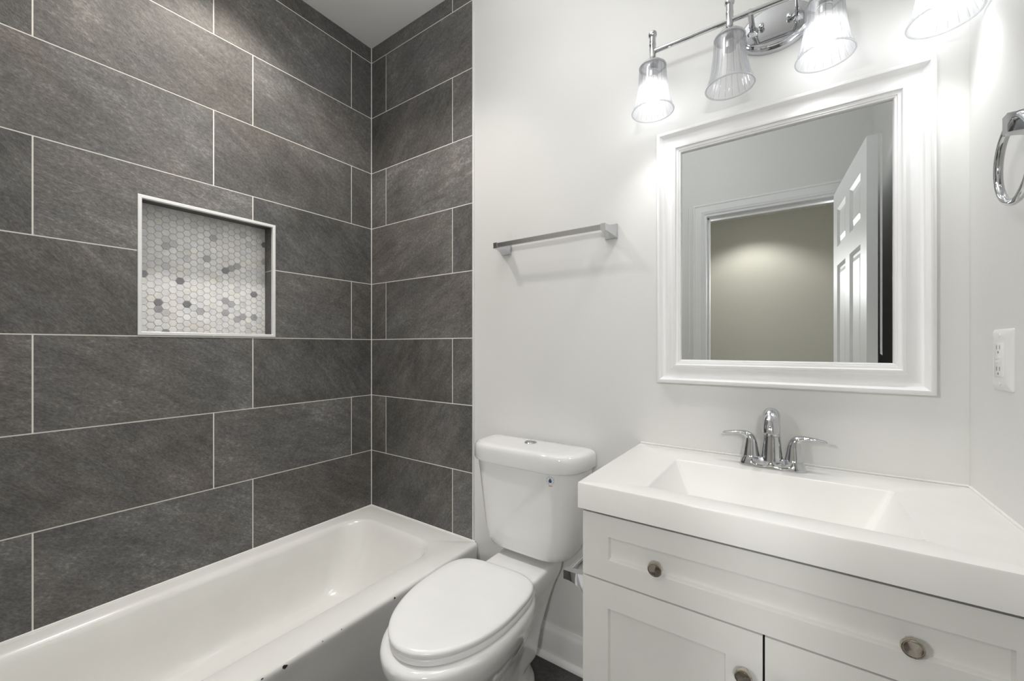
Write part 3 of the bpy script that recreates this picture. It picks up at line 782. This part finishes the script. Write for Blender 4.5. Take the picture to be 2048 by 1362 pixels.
for k, x in enumerate(LX):
    bm = B()
    lathe(bm, [(.0105, 0), (.0105, -.006), (.0098, -.008), (.0098, -.040), (.0120, -.046), (.0170, -.052), (.026, -.060), (.0355, -.0665), (.038, -.070), (.038, -.073), (.030, -.073)], (x, LY, LZZ + .025), (0, 0, 1), 32)
    st_ = obj('holder', bm, M['chrome'], vl, angle=35)
    bm = B(); lathe(bm, [(.0080, 0), (.0095, .003), (.0095, .026), (.0125, .030), (.0132, .033), (.0132, .040), (.0115, .0425), (.001, .043)], (x, LY, LZZ + .018), (0, 0, 1), 28)
    obj('finial', bm, M['chrome'], st_, angle=35)
    bm = B(); lathe(bm, [(.0165, 0), (.0165, -.012), (.0185, -.013), (.0185, -.016), (.0165, -.017), (.0165, -.034), (.010, -.034)], (x, LY, 2.1185), (0, 0, 1), 28)
    obj('socket', bm, M['chrome' if k != 1 else 'satin'], st_, angle=35)
    sh = obj('shade', shade_bm(x), M['glass'], vl, angle=60)
    for z, r, rt in ((2.1175, .0382, .0028), (1.977, .0622, .0022)):
        bm = B(); tube(bm, [(x + r * math.cos(2 * PI * i / 64), LY + r * math.sin(2 * PI * i / 64), z) for i in range(65)], rt, 8, False)
        obj('rim', bm, M['glassrim'], sh, angle=60)
    if k != 1:
        bm = B(); lathe(bm, [(.0130, 0), (.0135, -.010), (.0180, -.022), (.0245, -.034), (.0285, -.044)], (x, LY, 2.098), (0, 0, 1), 28, True, False)
        bb = obj('bulb', bm, M['plastic'], vl, angle=50)
        bm = B(); lathe(bm, [(.0285, -.044), (.0298, -.052), (.0300, -.060), (.0285, -.070), (.0245, -.079), (.0180, -.086), (.009, -.0905), (.001, -.0915)], (x, LY, 2.098), (0, 0, 1), 28, False, True)
        obj('glow_dome', bm, M['bulb'], bb, angle=60)
        spot('vanity_bulb_lamp', (x, LY, 2.003), BULB_BEAM, 100, 1.0, (0.985, 0.99, 1.0), 0.02)

# ------------------------------------------------------------------ chrome accessories
def flare_post(bm, base, out, sz0, sz1, length, up=(0, 0, 1), drop=0.0):
    # square post that sweeps in from a wide wall plate to a small square end
    o = Vector(base); d = Vector(out).normalized(); u = Vector(up); a = d.cross(u).normalized()
    rings = []
    prof = [(0, 1.0), (.10, 1.0), (.125, .965), (.16, .86), (.25, .66), (.36, .50), (.50, .36), (.64, .22), (.74, .12), (.82, .05), (.88, 0), (1, 0)]
    prof = [(0, 1.0), (.07, 1.0), (.09, .97), (.15, .80), (.26, .56), (.40, .33), (.55, .16), (.70, .05), (.80, 0), (1, 0)]
    for t, w in prof:
        sa = sz1[0] + (sz0[0] - sz1[0]) * w; sb = sz1[1] + (sz0[1] - sz1[1]) * w
        c = o + d * (length * t) + u * (drop * (1 - w))
        rings.append([c + a * (sx_ * sa / 2) + u * (sz_ * sb / 2) for sx_, sz_ in ((-1, -1), (1, -1), (1, 1), (-1, 1))])
    loft(bm, rings)
    es = [e for e in bm.edges if e.calc_face_angle(0) > .5]
    bmesh.ops.bevel(bm, geom=es, offset=.0012, segments=2, affect='EDGES')
tbv = thing('towel_bar', 'chrome flat towel bar on the wall above the toilet', 'towel bar', (1.16, 0.005, 1.652))
for x in (.9235, 1.392):
    bm = B(); flare_post(bm, (x, .0045, 1.652), (0, -1, 0), (.046, .052), (.018, .023), .084)
    obj('post', bm, M['chrome'], tbv, angle=25)
bm = B(); box(bm, .925, 1.390, -.0755, -.0675, 1.6435, 1.6625, .001, 1)
obj('bar', bm, M['satin'], tbv, angle=25)

trg = thing('towel_ring', 'chrome towel ring hanging on the right wall above the outlet', 'towel ring', (RX, -.375, 1.61))
bm = B(); flare_post(bm, (RX, -.375, 1.612), (-1, 0, 0), (.050, .052), (.021, .032), .050)
obj('post', bm, M['chrome'], trg, angle=25)
bm = B(); RR = .0690
tube(bm, [(2.2450, -.375 + RR * math.sin(2 * PI * i / 72), 1.5505 + RR * math.cos(2 * PI * i / 72)) for i in range(73)], .0063, 16, False)
bmesh.ops.remove_doubles(bm, verts=bm.verts, dist=1e-4)
obj('ring', bm, M['chrome'], trg, angle=60)

tph = thing('toilet_paper_holder', 'chrome toilet paper holder on the side of the vanity cabinet', 'paper holder', (VX0, -.36, .62))
for y in (-.425, -.275):
    bm = B(); flare_post(bm, (VX0, y, .615), (-1, 0, 0), (.050, .062), (.020, .024), .082, drop=.004)
    obj('post', bm, M['chrome'], tph, angle=25)
bm = B(); tube(bm, [(VX0 - .070, -.275, .622), (VX0 - .070, -.36, .622)], .0078, 18); tube(bm, [(VX0 - .070, -.345, .622), (VX0 - .070, -.425, .622)], .0092, 18)
obj('roller', bm, M['chrome'], tph, angle=40)

# outlet
ow = thing('wall_outlet', 'white wall outlet with test and reset buttons on the right wall', 'outlet', (RX, -.194, 1.209))
oy0, oy1, oz0, oz1 = -.2415, -.1465, 1.1475, 1.2705
def R_x(x, i_, r=.004): return [Vector((RX - x, p.x, p.y)) for p in rrect(oy0 + i_, oy1 - i_, oz0 + i_, oz1 - i_, 0, r, 5)]
bm = B(); loft(bm, [R_x(-.001, 0), R_x(.0015, 0), R_x(.004, .004), R_x(.0058, .011), R_x(.0065, .018)])
pl = obj('cover_plate', bm, M['plastic'], ow, angle=35)
oc = (oy0 + oy1) / 2; oz = (oz0 + oz1) / 2
bm = B(); box(bm, RX - .0085, RX - .004, oc - .021, oc + .021, oz - .0335, oz + .0335, .0008, 2)
rc = obj('receptacle', bm, M['plastic'], ow, angle=35)
for s in (-1, 1):
    bm = B()
    for dy in (-.0075, .0075): box(bm, RX - .0088, RX - .008, oc + dy - .0010, oc + dy + .0010, oz + s * .0215 - .0005, oz + s * .0215 + .0075)
    lathe(bm, [(.0024, 0), (.0024, .0006)], (RX - .0082, oc, oz + s * .0215 - .0065), (-1, 0, 0), 14)
    obj('plug_slots', bm, M['ao'], rc, smooth=False)
for s in (-1, 1):
    bm = B(); box(bm, RX - .0096, RX - .008, oc - .011, oc + .011, oz + s * .0036 - .0027, oz + s * .0036 + .0027, .0005, 1); obj('button', bm, M['plastic'], rc)
    bm = B(); lathe(bm, [(.0036, 0), (.0034, .001), (.001, .0014)], (RX - .0062, oc, oz + s * .0485), (-1, 0, 0), 18); obj('screw', bm, M['plastic'], pl)

# ------------------------------------------------------------------ ceiling lamps out of the frame
def ceiling_lamp(name, label, x, y, z, r):
    t = thing(name, label, 'light', (x, y, z))
    bm = B(); lathe(bm, [(r, 0), (r, -.006), (r - .012, -.010), (r - .016, -.006), (r - .016, 0)], (x, y, z), (0, 0, 1), 48, False, False); obj('trim_ring', bm, M['plastic'], t)
    bm = B(); lathe(bm, [(r - .015, -.003), (.001, -.0035)], (x, y, z), (0, 0, 1), 48, False, True); obj('lens', bm, M['lens'], t)
ceiling_lamp('recessed_downlight', 'round recessed downlight in the ceiling above the bathtub', .38, -.75, CEIL, .085)
ceiling_lamp('hall_ceiling_light', 'round flush light in the hall ceiling beyond the door', 1.62, -2.60, 2.44, .085)
